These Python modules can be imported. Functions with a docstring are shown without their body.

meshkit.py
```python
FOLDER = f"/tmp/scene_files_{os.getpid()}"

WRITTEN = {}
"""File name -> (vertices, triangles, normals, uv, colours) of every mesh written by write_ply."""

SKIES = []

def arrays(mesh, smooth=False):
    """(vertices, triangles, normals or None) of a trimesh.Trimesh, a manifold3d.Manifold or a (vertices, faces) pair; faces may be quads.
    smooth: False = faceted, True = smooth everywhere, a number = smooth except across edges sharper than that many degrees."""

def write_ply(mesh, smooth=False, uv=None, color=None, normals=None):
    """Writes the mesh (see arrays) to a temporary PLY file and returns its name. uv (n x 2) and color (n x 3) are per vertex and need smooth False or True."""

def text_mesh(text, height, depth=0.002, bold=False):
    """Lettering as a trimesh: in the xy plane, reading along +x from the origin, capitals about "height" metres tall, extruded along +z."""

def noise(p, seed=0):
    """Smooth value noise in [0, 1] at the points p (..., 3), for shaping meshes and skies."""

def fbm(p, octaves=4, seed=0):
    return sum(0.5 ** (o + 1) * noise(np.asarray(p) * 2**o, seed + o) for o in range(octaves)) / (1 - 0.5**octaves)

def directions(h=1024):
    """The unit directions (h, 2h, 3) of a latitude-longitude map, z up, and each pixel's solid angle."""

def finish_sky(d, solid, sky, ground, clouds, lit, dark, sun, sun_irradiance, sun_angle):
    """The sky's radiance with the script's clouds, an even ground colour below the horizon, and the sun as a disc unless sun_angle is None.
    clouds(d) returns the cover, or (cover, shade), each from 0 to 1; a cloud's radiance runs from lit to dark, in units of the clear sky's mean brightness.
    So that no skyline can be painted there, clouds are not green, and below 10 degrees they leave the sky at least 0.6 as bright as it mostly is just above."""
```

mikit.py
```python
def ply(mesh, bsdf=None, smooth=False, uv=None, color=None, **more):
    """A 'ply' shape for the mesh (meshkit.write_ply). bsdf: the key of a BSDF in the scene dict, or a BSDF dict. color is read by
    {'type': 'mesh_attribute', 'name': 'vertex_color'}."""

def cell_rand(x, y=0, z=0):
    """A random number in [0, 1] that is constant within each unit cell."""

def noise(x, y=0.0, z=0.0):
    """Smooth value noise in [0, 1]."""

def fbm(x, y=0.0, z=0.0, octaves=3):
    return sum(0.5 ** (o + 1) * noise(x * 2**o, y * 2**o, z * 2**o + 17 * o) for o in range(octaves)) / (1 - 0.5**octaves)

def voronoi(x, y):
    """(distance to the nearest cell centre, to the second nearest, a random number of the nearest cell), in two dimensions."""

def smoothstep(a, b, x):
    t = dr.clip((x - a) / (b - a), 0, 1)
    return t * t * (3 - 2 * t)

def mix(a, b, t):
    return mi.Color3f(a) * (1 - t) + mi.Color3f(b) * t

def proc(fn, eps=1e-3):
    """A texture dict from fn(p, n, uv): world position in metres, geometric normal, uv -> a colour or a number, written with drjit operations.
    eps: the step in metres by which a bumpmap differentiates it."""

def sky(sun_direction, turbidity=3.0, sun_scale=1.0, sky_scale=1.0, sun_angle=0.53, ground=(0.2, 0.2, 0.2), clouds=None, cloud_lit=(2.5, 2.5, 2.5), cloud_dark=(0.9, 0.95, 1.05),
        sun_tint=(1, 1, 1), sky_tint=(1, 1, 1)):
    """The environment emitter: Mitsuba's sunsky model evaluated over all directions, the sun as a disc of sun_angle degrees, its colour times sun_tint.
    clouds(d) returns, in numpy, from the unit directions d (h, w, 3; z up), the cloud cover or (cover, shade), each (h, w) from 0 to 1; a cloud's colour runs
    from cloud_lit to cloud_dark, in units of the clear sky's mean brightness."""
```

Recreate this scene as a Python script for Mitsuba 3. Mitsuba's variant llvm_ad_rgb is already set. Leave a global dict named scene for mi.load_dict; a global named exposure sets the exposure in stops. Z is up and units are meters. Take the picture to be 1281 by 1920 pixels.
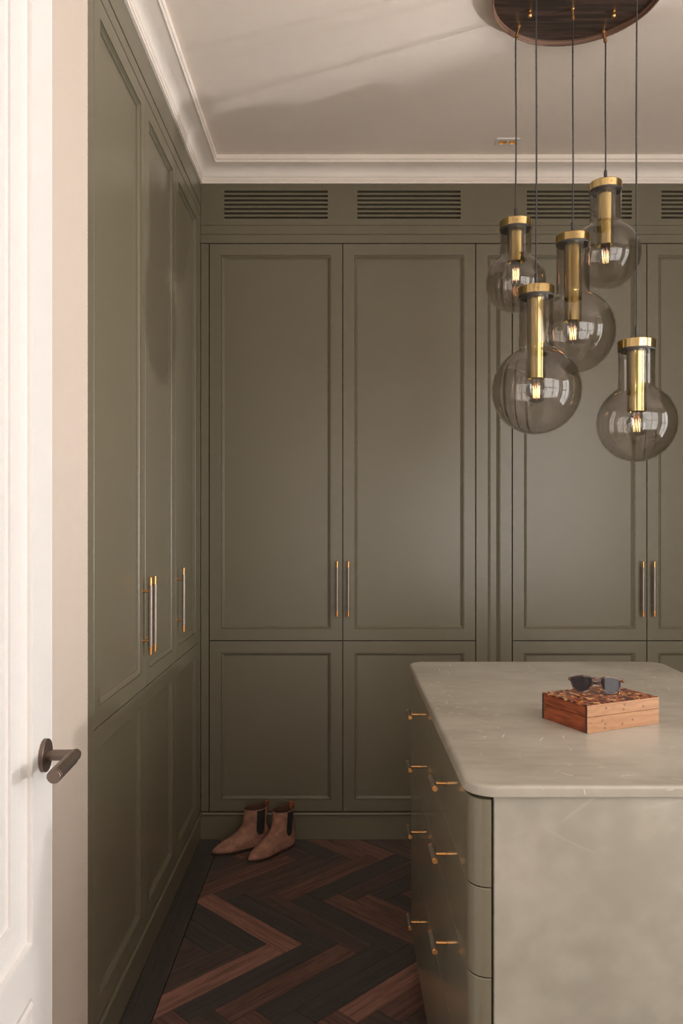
import math, random
import numpy as np
import drjit as dr
import mitsuba as mi
import trimesh
import manifold3d as m3
from shapely.geometry import Point, Polygon, box as sbox
from shapely.ops import unary_union
import mikit
from mikit import noise, fbm, voronoi, cell_rand, smoothstep, mix, proc, ply

random.seed(7)
T = mi.ScalarTransform4f
scene, labels = {'type': 'scene'}, {}

# ------------------------------------------------------------------ camera, lights, exposure
CAM_Z = 1.34
FOCAL = 1490.0            # pixels at 1281 x 1920
exposure = -0.18
scene['camera'] = {
    'type': 'perspective', 'fov_axis': 'x', 'fov': math.degrees(2 * math.atan(640.5 / FOCAL)),
    'to_world': T().look_at(origin=[0, 0, CAM_Z], target=[0, 1, CAM_Z], up=[0, 0, 1]),
    'principal_point_offset_x': -0.5 / 1281, 'principal_point_offset_y': -18.0 / 1920,
    'near_clip': 0.05, 'far_clip': 50.0}
WINDOW_RADIANCE = [5.2, 5.15, 5.05]      # daylight on the net blinds of the window in the right wall
LAMP_RADIANCE = [2500.0, 2455.0, 2400.0]  # small round lamp head in front of that wall
FRONT_RADIANCE = [5.2, 5.0, 4.75]       # net blinds of the window in the front wall, right of the doorway
HALL_RADIANCE = [9.5, 9.3, 9.0]        # net blind of the window in the left wall of the hall behind the camera
HALL_DOOR_RADIANCE = [1.9, 1.75, 1.55] # frosted glass of the doors at the end of the hall
BULB_RADIANCE = [7.5, 3.1, 1.15]        # glowing filaments

# ------------------------------------------------------------------ room dimensions (metres; x right, y away, z up)
XL, YB, XR, YF = -0.595, 3.35, 2.65, 0.50
ZC, ZK = 2.85, 2.763                    # ceiling, underside of cornice

# ------------------------------------------------------------------ materials
def mat(name, **kw):
    d = {'type': 'principled', **kw}
    scene[name] = {'type': 'twosided', 'bsdf': d}
    return name

def rgb(*c): return {'type': 'rgb', 'value': list(c)}

def tex_paint(base, amount):
    def f(p, n, uv):
        k = fbm(p.x * 55, p.y * 55, p.z * 55, 2) - 0.5
        return mi.Color3f(*base) * (1 + amount * k)
    return proc(f)

mat('paint_green', base_color=rgb(0.144, 0.127, 0.087), roughness=0.33, specular=0.5)
mat('paint_drawer', base_color=rgb(0.144, 0.127, 0.087), roughness=0.08, specular=0.5, clearcoat=1.0, clearcoat_gloss=0.9)
mat('plaster', base_color=tex_paint((0.82, 0.725, 0.645), 0.03), roughness=0.85, specular=0.2)
mat('plaster_trim', base_color=rgb(0.84, 0.77, 0.70), roughness=0.6, specular=0.3)
mat('wall_cream', base_color=tex_paint((0.585, 0.505, 0.44), 0.025), roughness=0.8, specular=0.2)
mat('paint_white', base_color=rgb(0.735, 0.72, 0.705), roughness=0.35, specular=0.4)
mat('brass', base_color=rgb(0.60, 0.45, 0.21), roughness=0.16, metallic=1.0)
mat('brass_tube', base_color=rgb(0.56, 0.45, 0.185), roughness=0.13, metallic=1.0)
mat('brass_copper', base_color=rgb(0.80, 0.43, 0.17), roughness=0.28, metallic=1.0)
mat('bronze_dark', base_color=rgb(0.185, 0.140, 0.118), roughness=0.42, metallic=0.8)
mat('black_rubber', base_color=rgb(0.028, 0.025, 0.025), roughness=0.5)
def f_dark_wood(p, n, uv):
    g = fbm(p.x * 7, p.y * 90, 4, 3)
    return mix((0.022, 0.015, 0.012), (0.052, 0.030, 0.023), smoothstep(0.3, 0.75, g))
mat('canopy_wood', base_color=proc(f_dark_wood), roughness=0.32, specular=0.5)

def f_knurl(p, n, uv):
    a = dr.sin(uv.x * 150 + uv.y * 900) * dr.sin(uv.x * 150 - uv.y * 900)
    return mix((0.25, 0.205, 0.175), (0.43, 0.37, 0.33), smoothstep(-0.6, 0.6, a))
mat('bronze_knurled', base_color=proc(f_knurl), roughness=0.42, metallic=0.75)
def f_knurl_dark(p, n, uv):
    a = dr.sin(uv.x * 70 + uv.y * 1500) * dr.sin(uv.x * 70 - uv.y * 1500)
    return mix((0.13, 0.10, 0.085), (0.24, 0.185, 0.155), smoothstep(-0.6, 0.6, a))
mat('bronze_lever', base_color=proc(f_knurl_dark), roughness=0.42, metallic=0.8)

def f_walnut(p, n, uv):
    g = fbm(p.x * 9, p.y * 9, p.z * 160, 3)
    return mix((0.10, 0.055, 0.038), (0.22, 0.125, 0.085), smoothstep(0.3, 0.7, g))
mat('walnut', base_color=proc(f_walnut), roughness=0.4)

# leather-hard stone with scratches
def scratches(x, y, size, seed, width, curl=2.4):
    cx, cy = dr.floor(x / size), dr.floor(y / size)
    fx, fy = x / size - cx - 0.5, y / size - cy - 0.5
    a = cell_rand(cx, cy, seed) * 6.283
    ox, oy = (cell_rand(cx, cy, seed + 1) - 0.5) * 0.5, (cell_rand(cx, cy, seed + 2) - 0.5) * 0.5
    u = (fx - ox) * dr.cos(a) + (fy - oy) * dr.sin(a)
    v = -(fx - ox) * dr.sin(a) + (fy - oy) * dr.cos(a)
    bend = (cell_rand(cx, cy, seed + 3) - 0.5) * curl
    v = v + bend * u * u
    ln = 0.08 + 0.24 * cell_rand(cx, cy, seed + 4)
    on = dr.select(cell_rand(cx, cy, seed + 5) > 0.45, 1.0, 0.0)
    return on * smoothstep(width, width * 0.35, dr.abs(v) * size) * smoothstep(ln, ln * 0.6, dr.abs(u))
def f_stone_top(p, n, uv):
    b = fbm(p.x * 5, p.y * 7, 3, 4)
    s = fbm(p.x * 22, p.y * 75, 1, 3)
    c = mix((0.250, 0.224, 0.184), (0.335, 0.305, 0.256), smoothstep(0.2, 0.8, 0.78 * b + 0.22 * s))
    q = p.y + 1.7 * p.z
    k = scratches(p.x, q, 0.061, 11, 0.0011) + 0.8 * scratches(p.x * 0.8 + q * 0.6, q * 0.8 - p.x * 0.6, 0.083, 31, 0.0010)
    k = k * (0.2 + 0.8 * smoothstep(0.42, 0.62, noise(p.x * 9, p.y * 6, 5)))
    return mix(c, (0.60, 0.56, 0.47), dr.clip(k, 0, 1) * 0.9)
mat('stone_top', base_color=proc(f_stone_top), roughness=0.34, specular=0.4)
def f_stone_side(p, n, uv):
    b = fbm(p.x * 4, p.z * 4, p.y * 4, 4)
    s = fbm(p.x * 30, p.z * 30, 2, 3)
    c = mix((0.250, 0.224, 0.184), (0.335, 0.305, 0.256), smoothstep(0.3, 0.7, 0.8 * b + 0.2 * s))
    k = scratches(p.x, p.z, 0.13, 51, 0.0020, 0.5) + scratches(p.x * 0.8 + p.z * 0.6, p.z * 0.8 - p.x * 0.6, 0.17, 71, 0.0026, 0.5) + scratches(p.x * 0.5 - p.z * 0.87, p.z * 0.5 + p.x * 0.87, 0.21, 91, 0.004, 0.4)
    return mix(c, (0.42, 0.385, 0.33), dr.clip(k, 0, 1) * (0.02 + 0.11 * smoothstep(0.35, 0.8, noise(p.x * 11, p.z * 11, 9))))
mat('stone_side', base_color=proc(f_stone_side), roughness=0.45, specular=0.4)

# floor planks: grain runs along uv.x of each plank
def f_plank(lo, hi, seed):
    def f(p, n, uv):
        g = fbm(uv.x * 5 + seed, uv.y * 130 + seed, seed, 3)
        r = fbm(uv.x * 30, uv.y * 420, seed + 3, 2)
        return mix(lo, hi, smoothstep(0.25, 0.75, 0.65 * g + 0.35 * r))
    return proc(f)
PLANK = [((0.056, 0.052, 0.052), (0.076, 0.067, 0.065)), ((0.070, 0.055, 0.051), (0.108, 0.077, 0.069)),
         ((0.100, 0.062, 0.053), (0.190, 0.102, 0.084)), ((0.185, 0.100, 0.081), (0.340, 0.175, 0.138))]
for i, (lo, hi) in enumerate(PLANK):
    mat(f'plank_{i}', base_color=f_plank(lo, hi, 5 * i), roughness=0.45, specular=0.3)
mat('plank_border', base_color=f_plank((0.050, 0.047, 0.046), (0.066, 0.058, 0.056), 50), roughness=0.4, specular=0.45)
mat('floor_joint', base_color=rgb(0.055, 0.042, 0.037), roughness=0.7)

# ------------------------------------------------------------------ mesh helpers
class MB:
    """collects pieces of one mesh"""
    def __init__(self): self.v, self.f, self.n = [], [], 0
    def add(self, v, f):
        v, f = np.asarray(v, float), np.asarray(f, int)
        if f.shape[1] == 4: f = np.vstack([f[:, [0, 1, 2]], f[:, [0, 2, 3]]])
        self.v.append(v); self.f.append(f + self.n); self.n += len(v)
        return self
    def tm(self, m): return self.add(m.vertices, m.faces)
    def arrays(self): return np.vstack(self.v), np.vstack(self.f)

def put(key, mesh, bsdf, smooth=False, uv=None, **more):
    if isinstance(mesh, MB): mesh = mesh.arrays()
    k = key; i = 0
    while k in scene:
        i += 1; k = f'{key}_{i:03d}'
    scene[k] = ply(mesh, bsdf, smooth, uv=uv, **more)
    return k

def key_free(key):
    used = set(x.split('__')[0] for x in scene) | set(labels)
    k = key; i = 0
    while k in used:
        i += 1; k = f'{key}_{i:03d}'
    return k

def tag(k, label, category, group=None):
    labels[k] = {'label': label, 'category': category}
    if group: labels[k]['group'] = group
def struct(k, label=None, category=None):
    labels[k] = {'kind': 'structure'}
    if label: labels[k]['label'] = label
    if category: labels[k]['category'] = category
def part_label(k, label): labels[k] = {'label': label}

def box(x0, x1, y0, y1, z0, z1, c=0.0):
    """a box with chamfered edges"""
    m = trimesh.creation.box(bounds=[[x0, y0, z0], [x1, y1, z1]])
    if c <= 0: return m.vertices, m.faces
    pts = []
    for x, sx in ((x0, 1), (x1, -1)):
        for y, sy in ((y0, 1), (y1, -1)):
            for z, sz in ((z0, 1), (z1, -1)):
                pts += [[x, y + sy * c, z + sz * c], [x + sx * c, y, z + sz * c], [x + sx * c, y + sy * c, z]]
    h = trimesh.convex.convex_hull(np.array(pts))
    return h.vertices, h.faces

def lathe(profile, seg=48, close=False):
    """profile [(r, z)...] around the z axis, outward normals when z rises along the list"""
    pr = np.array(profile, float)
    a = np.arange(seg) * 2 * math.pi / seg
    v = np.stack([pr[:, None, 0] * np.cos(a), pr[:, None, 0] * np.sin(a), np.repeat(pr[:, 1:2], seg, 1)], -1).reshape(-1, 3)
    f = []
    n = len(pr)
    for i in range(n if close else n - 1):
        j = (i + 1) % n
        for k in range(seg):
            l = (k + 1) % seg
            f.append([i * seg + k, i * seg + l, j * seg + l, j * seg + k])
    return v, np.array(f)

def frame_of(d):
    d = np.asarray(d, float); d = d / np.linalg.norm(d)
    a = np.array([0, 0, 1.0]) if abs(d[2]) < 0.9 else np.array([0, 1.0, 0])
    u = np.cross(a, d); u /= np.linalg.norm(u)
    return u, np.cross(d, u), d

def tube(pts, r, seg=12, caps=True):
    """round tube along a polyline; r a number or one per point"""
    pts = np.asarray(pts, float); n = len(pts)
    rs = np.full(n, r) if np.isscalar(r) else np.asarray(r, float)
    tan = np.gradient(pts, axis=0)
    u, w, _ = frame_of(tan[0])
    V = []
    a = np.arange(seg) * 2 * math.pi / seg
    for i in range(n):
        t = tan[i] / np.linalg.norm(tan[i])
        u = u - t * np.dot(u, t); u /= np.linalg.norm(u); w = np.cross(t, u)
        V.append(pts[i] + rs[i] * (np.cos(a)[:, None] * u + np.sin(a)[:, None] * w))
    V = np.vstack(V)
    F = [[i * seg + k, i * seg + (k + 1) % seg, (i + 1) * seg + (k + 1) % seg, (i + 1) * seg + k] for i in range(n - 1) for k in range(seg)]
    F = np.array(F); F = np.vstack([F[:, [0, 1, 2]], F[:, [0, 2, 3]]])
    if caps:
        c0, c1 = len(V), len(V) + 1
        V = np.vstack([V, pts[0], pts[-1]])
        F = np.vstack([F, [[c0, (k + 1) % seg, k] for k in range(seg)], [[c1, (n - 1) * seg + k, (n - 1) * seg + (k + 1) % seg] for k in range(seg)]])
    return V, F

def turned(p0, p1, profile, seg=24):
    """lathe profile [(r, t metres along)...] from p0 towards p1"""
    v, f = lathe(profile, seg)
    p0, p1 = np.asarray(p0, float), np.asarray(p1, float)
    u, w, d = frame_of(p1 - p0)
    return p0 + v[:, :1] * u + v[:, 1:2] * w + v[:, 2:] * d, f

def rod(p0, p1, r, c=0.0006, seg=24):
    L = np.linalg.norm(np.asarray(p1, float) - np.asarray(p0, float))
    return turned(p0, p1, [(0.00001, 0), (r - c, 0), (r, c), (r, L - c), (r - c, L), (0.00001, L)], seg)

def rod_uv(p0, p1, r, seg=24, rings=2):
    """open tube with uv (around in radians/2pi, along in metres)"""
    p0, p1 = np.asarray(p0, float), np.asarray(p1, float)
    u, w, d = frame_of(p1 - p0); L = np.linalg.norm(p1 - p0)
    V, UV, F = [], [], []
    for i in range(rings):
        for k in range(seg + 1):
            a = 2 * math.pi * k / seg
            V.append(p0 + d * L * i / (rings - 1) + r * (math.cos(a) * u + math.sin(a) * w)); UV.append([k / seg, L * i / (rings - 1)])
    for i in range(rings - 1):
        for k in range(seg):
            a = i * (seg + 1) + k
            F.append([a, a + 1, a + seg + 2, a + seg + 1])
    return (np.array(V), np.array(F)), np.array(UV)

def rect_loops(u0, u1, v0, v1, prof, fill=False):
    """nested rectangles; prof [(inset, n)...] from outside in; local (u right, v up, n out)"""
    V, F = [], []
    for ins, n in prof:
        V += [[u0 + ins, v0 + ins, n], [u1 - ins, v0 + ins, n], [u1 - ins, v1 - ins, n], [u0 + ins, v1 - ins, n]]
    for i in range(len(prof) - 1):
        for k in range(4):
            a, b = i * 4 + k, i * 4 + (k + 1) % 4
            F.append([a, b, b + 4, a + 4])
    if fill:
        a = (len(prof) - 1) * 4
        F.append([a, a + 1, a + 2, a + 3])
    return np.array(V, float), np.array(F)

def on_back(v, y=YB):  # front faces the camera
    v = np.asarray(v); return np.stack([v[:, 0], y - v[:, 2], v[:, 1]], -1)
def on_left(v, x=XL):  # front faces +x
    v = np.asarray(v); return np.stack([x + v[:, 2], v[:, 0], v[:, 1]], -1)
def on_right(v, x=1.95):  # front faces -x; u runs along -y
    v = np.asarray(v); return np.stack([x - v[:, 2], -v[:, 0], v[:, 1]], -1)

def extrude(poly, h):
    return trimesh.creation.extrude_polygon(poly, h)

# ------------------------------------------------------------------ setting: shell
def wall(key, b, bsdf, label):
    put(key, box(*b), bsdf); struct(key, label, 'wall')

put('floor', box(XL - 0.7, XR + 0.15, -2.4, YB + 0.7, -0.06, -0.012), 'floor_joint')
struct('floor', 'dark brown herringbone timber floor between the wardrobes and the island', 'floor')
put('ceiling', box(XL - 0.7, XR + 0.15, -2.4, YB + 0.7, ZC, ZC + 0.06), 'plaster')
struct('ceiling', 'warm white plaster ceiling above the pendant lamps', 'ceiling')
wall('wall_left', (XL - 0.75, -0.59, YF, 1.845, -0.012, ZC), 'wall_cream', 'cream painted wall between the white door and the green wardrobes')
wall('wall_back', (XL - 0.7, XR + 0.15, YB + 0.61, YB + 0.70, -0.012, ZC), 'wall_cream', 'wall behind the back wardrobes')
wall('wall_side', (XL - 0.75, XL - 0.61, 1.845, YB + 0.61, -0.012, ZC), 'wall_cream', 'wall behind the left wardrobes')
# front wall with the doorway the camera looks through and a window; hall behind it
FX0, FX1, FZ0, FZ1 = 0.62, 2.20, 0.75, 2.40
mb = MB()
for b6 in ((0.42, FX0, YF - 0.13, YF, -0.012, ZC), (FX1, XR, YF - 0.13, YF, -0.012, ZC), (FX0, FX1, YF - 0.13, YF, -0.012, FZ0), (FX0, FX1, YF - 0.13, YF, FZ1, ZC)): mb.add(*box(*b6))
put('wall_front', mb, 'wall_cream'); struct('wall_front', 'cream wall beside the doorway', 'wall')
mb = MB()
FXM = (FX0 + FX1) / 2
for x0, x1, z0, z1 in ((FX0, FX1, FZ0, FZ0 + 0.06), (FX0, FX1, FZ1 - 0.06, FZ1), (FX0, FX0 + 0.06, FZ0, FZ1), (FX1 - 0.06, FX1, FZ0, FZ1), (FXM - 0.03, FXM + 0.03, FZ0, FZ1), (FX0, FX1, 1.60, 1.64)):
    mb.add(*box(x0, x1, YF - 0.09, YF - 0.03, z0, z1, 0.004))
put('window_2__frame', mb, 'paint_white'); struct('window_2', 'window with net blinds in the front wall', 'window')
for x0, x1 in ((FX0 + 0.06, FXM - 0.03), (FXM + 0.03, FX1 - 0.06)):
    for z0, z1 in ((FZ0 + 0.06, 1.60), (1.64, FZ1 - 0.06)):
        v = np.array([[x0, YF - 0.06, z0], [x1, YF - 0.06, z0], [x1, YF - 0.06, z1], [x0, YF - 0.06, z1]])
        put('window_2__pane', (v, np.array([[0, 2, 1], [0, 3, 2]])), 'paint_white', emitter={'type': 'area', 'radiance': rgb(*FRONT_RADIANCE)})
put('wall_front__lintel', box(-0.47, 0.42, YF - 0.13, YF, 2.46, ZC), 'wall_cream')
put('wall_front__return', box(XL - 0.75, -0.47, YF - 0.13, YF, -0.012, ZC), 'wall_cream')
HY0, HY1, HZ0, HZ1 = -1.90, -0.15, 0.70, 2.35
mb = MB()
for b6 in ((-1.40, -1.30, -2.4, HY0, -0.012, ZC), (-1.40, -1.30, HY1, YF - 0.13, -0.012, ZC), (-1.40, -1.30, HY0, HY1, -0.012, HZ0), (-1.40, -1.30, HY0, HY1, HZ1, ZC)): mb.add(*box(*b6))
put('wall_hall_left', mb, 'wall_cream'); struct('wall_hall_left', 'left wall of the hall with a window', 'wall')
mb = MB()
HYM = (HY0 + HY1) / 2
for y0, y1, z0, z1 in ((HY0, HY1, HZ0, HZ0 + 0.06), (HY0, HY1, HZ1 - 0.06, HZ1), (HY0, HY0 + 0.06, HZ0, HZ1), (HY1 - 0.06, HY1, HZ0, HZ1), (HYM - 0.03, HYM + 0.03, HZ0, HZ1)):
    mb.add(*box(-1.38, -1.32, y0, y1, z0, z1, 0.003))
put('window_3__frame', mb, 'paint_white'); struct('window_3', 'window with a net blind in the left wall of the hall', 'window')
for y0, y1 in ((HY0 + 0.06, HYM - 0.03), (HYM + 0.03, HY1 - 0.06)):
    v = np.array([[-1.35, y0, HZ0 + 0.06], [-1.35, y1, HZ0 + 0.06], [-1.35, y1, HZ1 - 0.06], [-1.35, y0, HZ1 - 0.06]])
    put('window_3__pane', (v, np.array([[0, 1, 2], [0, 2, 3]])), 'paint_white', emitter={'type': 'area', 'radiance': rgb(*HALL_RADIANCE)})
wall('wall_hall_right', (1.60, 1.70, -2.4, YF - 0.13, -0.012, ZC), 'wall_cream', 'right wall of the hall')

# right wall with the window opening
WY0, WY1, WZ0, WZ1 = 0.56, 1.66, 0.20, 2.40
mb = MB()
mb.add(*box(XR, XR + 0.15, YF, WY0, -0.012, ZC)); mb.add(*box(XR, XR + 0.15, WY1, YB + 0.7, -0.012, ZC))
mb.add(*box(XR, XR + 0.15, WY0, WY1, -0.012, WZ0)); mb.add(*box(XR, XR + 0.15, WY0, WY1, WZ1, ZC))
put('wall_right', mb, 'wall_cream'); struct('wall_right', 'cream wall with the tall window', 'wall')
mb = MB()
for a, b_, c, d in ((WY0, WY1, WZ0, WZ0 + 0.06), (WY0, WY1, WZ1 - 0.06, WZ1), (WY0, WY0 + 0.06, WZ0, WZ1), (WY1 - 0.06, WY1, WZ0, WZ1),
                    ((WY0 + WY1) / 2 - 0.03, (WY0 + WY1) / 2 + 0.03, WZ0, WZ1), (WY0, WY1, 1.48, 1.52)):
    mb.add(*box(XR + 0.04, XR + 0.10, a, b_, c, d, 0.004))
put('window_1__frame', mb, 'paint_white'); struct('window_1', 'tall window with net blinds in the right wall', 'window')
for y0, y1 in ((WY0 + 0.06, (WY0 + WY1) / 2 - 0.03), ((WY0 + WY1) / 2 + 0.03, WY1 - 0.06)):
    for z0, z1 in ((WZ0 + 0.06, 1.48), (1.52, WZ1 - 0.06)):
        v = np.array([[XR + 0.07, y0, z0], [XR + 0.07, y0, z1], [XR + 0.07, y1, z1], [XR + 0.07, y1, z0]])
        put('window_1__pane', (v, np.array([[0, 1, 2], [0, 2, 3]])), 'paint_white', emitter={'type': 'area', 'radiance': rgb(*WINDOW_RADIANCE)})
# end of the hall with glazed doors
mb = MB()
for b6 in ((-1.40, -0.62, -2.5, -2.4, -0.012, ZC), (0.92, 1.70, -2.5, -2.4, -0.012, ZC), (-0.62, 0.92, -2.5, -2.4, 2.40, ZC)): mb.add(*box(*b6))
put('wall_hall_end', mb, 'wall_cream'); struct('wall_hall_end', 'end wall of the hall with glazed doors', 'wall')
mb = MB()
for a, b_, c, d in ((-0.62, -0.54, 0, 2.4), (0.84, 0.92, 0, 2.4), (0.11, 0.19, 0, 2.4), (-0.62, 0.92, 0, 0.25), (-0.62, 0.92, 2.30, 2.40)):
    mb.add(*box(a, b_, -2.47, -2.42, c, d, 0.003))
put('door_2__frame', mb, 'paint_white'); struct('door_2', 'glazed doors at the end of the hall', 'door')
for x0, x1 in ((-0.54, 0.11), (0.19, 0.84)):
    v = np.array([[x0, -2.445, 0.25], [x1, -2.445, 0.25], [x1, -2.445, 2.30], [x0, -2.445, 2.30]])
    put('door_2__pane', (v, np.array([[0, 2, 1], [0, 3, 2]])), 'paint_white', emitter={'type': 'area', 'radiance': rgb(*HALL_DOOR_RADIANCE)})

# lamp on a stand near the right wall
LX, LY, LZ = 2.50, 1.40, 1.12
kl = 'floor_lamp'
LD = np.array([-1.7, 1.0, 2.4]); LD /= np.linalg.norm(LD)
LC = np.array([LX, LY, LZ]); LR = 0.042
put(kl + '__base', lathe([(0.00001, 0), (0.16, 0), (0.16, 0.014), (0.02, 0.022), (0.00001, 0.022)]), 'bronze_dark', 35)
scene[kl + '__base']['to_world'] = T().translate([LX + 0.03, LY, 0])
put(kl + '__pole', rod((LX + 0.03, LY, 0.02), (LX + 0.03, LY, LZ - 0.02), 0.011), 'bronze_dark', 35)
put(kl + '__lamp_head', turned(LC - LD * 0.06, LC, [(0.00001, 0), (0.038, 0.004), (0.047, 0.02), (0.047, 0.062), (0.0435, 0.062), (0.0425, 0.055)], 40), 'bronze_dark', 35)
lu, lw, _ = frame_of(LD)
a = np.arange(40) * 2 * math.pi / 40
v = np.vstack([[LC], LC + LR * (np.cos(a)[:, None] * lu + np.sin(a)[:, None] * lw)])
put(kl + '__lens', (v, np.array([[0, 1 + k, 1 + (k + 1) % 40] for k in range(40)])), 'paint_white', emitter={'type': 'area', 'radiance': rgb(*LAMP_RADIANCE)})
tag(kl, 'bronze floor lamp with a round head standing by the right wall', 'lamp')

# cornice around the room
cove = [(0.014 + 0.028 * (1 - math.cos(t)), 2.787 + 0.037 * math.sin(t)) for t in np.linspace(0, math.pi / 2, 12)]
prof = [(0.0, ZK), (0.008, ZK), (0.0092, ZK + 0.003), (0.0092, ZK + 0.006), (0.008, ZK + 0.009), (0.0115, ZK + 0.0095), (0.0115, ZK + 0.0225), (0.014, ZK + 0.0235)] + cove + \
    [(0.0700, 2.825), (0.0705, 2.8225), (0.0725, 2.8215), (0.0750, 2.8225), (0.0756, 2.8250), (0.0756, 2.8310), (0.0775, 2.8315), (0.0800, 2.8330), (0.0808, 2.8360), (0.0808, 2.8420), (0.0820, 2.8500)]
V, F = [], []
for d, z in prof: V += [[XL + d, YF + d, z], [XR - d, YF + d, z], [XR - d, YB - d, z], [XL + d, YB - d, z]]
for i in range(len(prof) - 1):
    for k in range(4):
        a, b_ = i * 4 + k, i * 4 + (k + 1) % 4
        F.append([a, a + 4, b_ + 4, b_])
put('trim_1', (np.array(V), np.array(F)), 'plaster_trim', 25); struct('trim_1', 'moulded plaster cornice between ceiling and wardrobes', 'cornice')

# skirting
def skirting(key, place, u0, u1, label):
    p = [(0.0, 0.0), (0.0, 0.1005), (0.0015, 0.102), (0.006, 0.1025), (0.0075, 0.1045), (0.0085, 0.108), (0.007, 0.1125), (0.004, 0.1145), (-0.02, 0.115)]
    V = np.array([[u, z, n] for n, z in p for u in (u0, u1)], float)
    F = np.array([[2 * i, 2 * i + 1, 2 * i + 3, 2 * i + 2] for i in range(len(p) - 1)])
    put(key, (place(V), F), 'paint_green', 30); struct(key, label, 'skirting')
skirting('baseboard_left', on_left, 1.845, YB, 'green skirting below the left wardrobes')
skirting('baseboard_back', on_back, XL, XR, 'green skirting below the back wardrobes')

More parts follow.
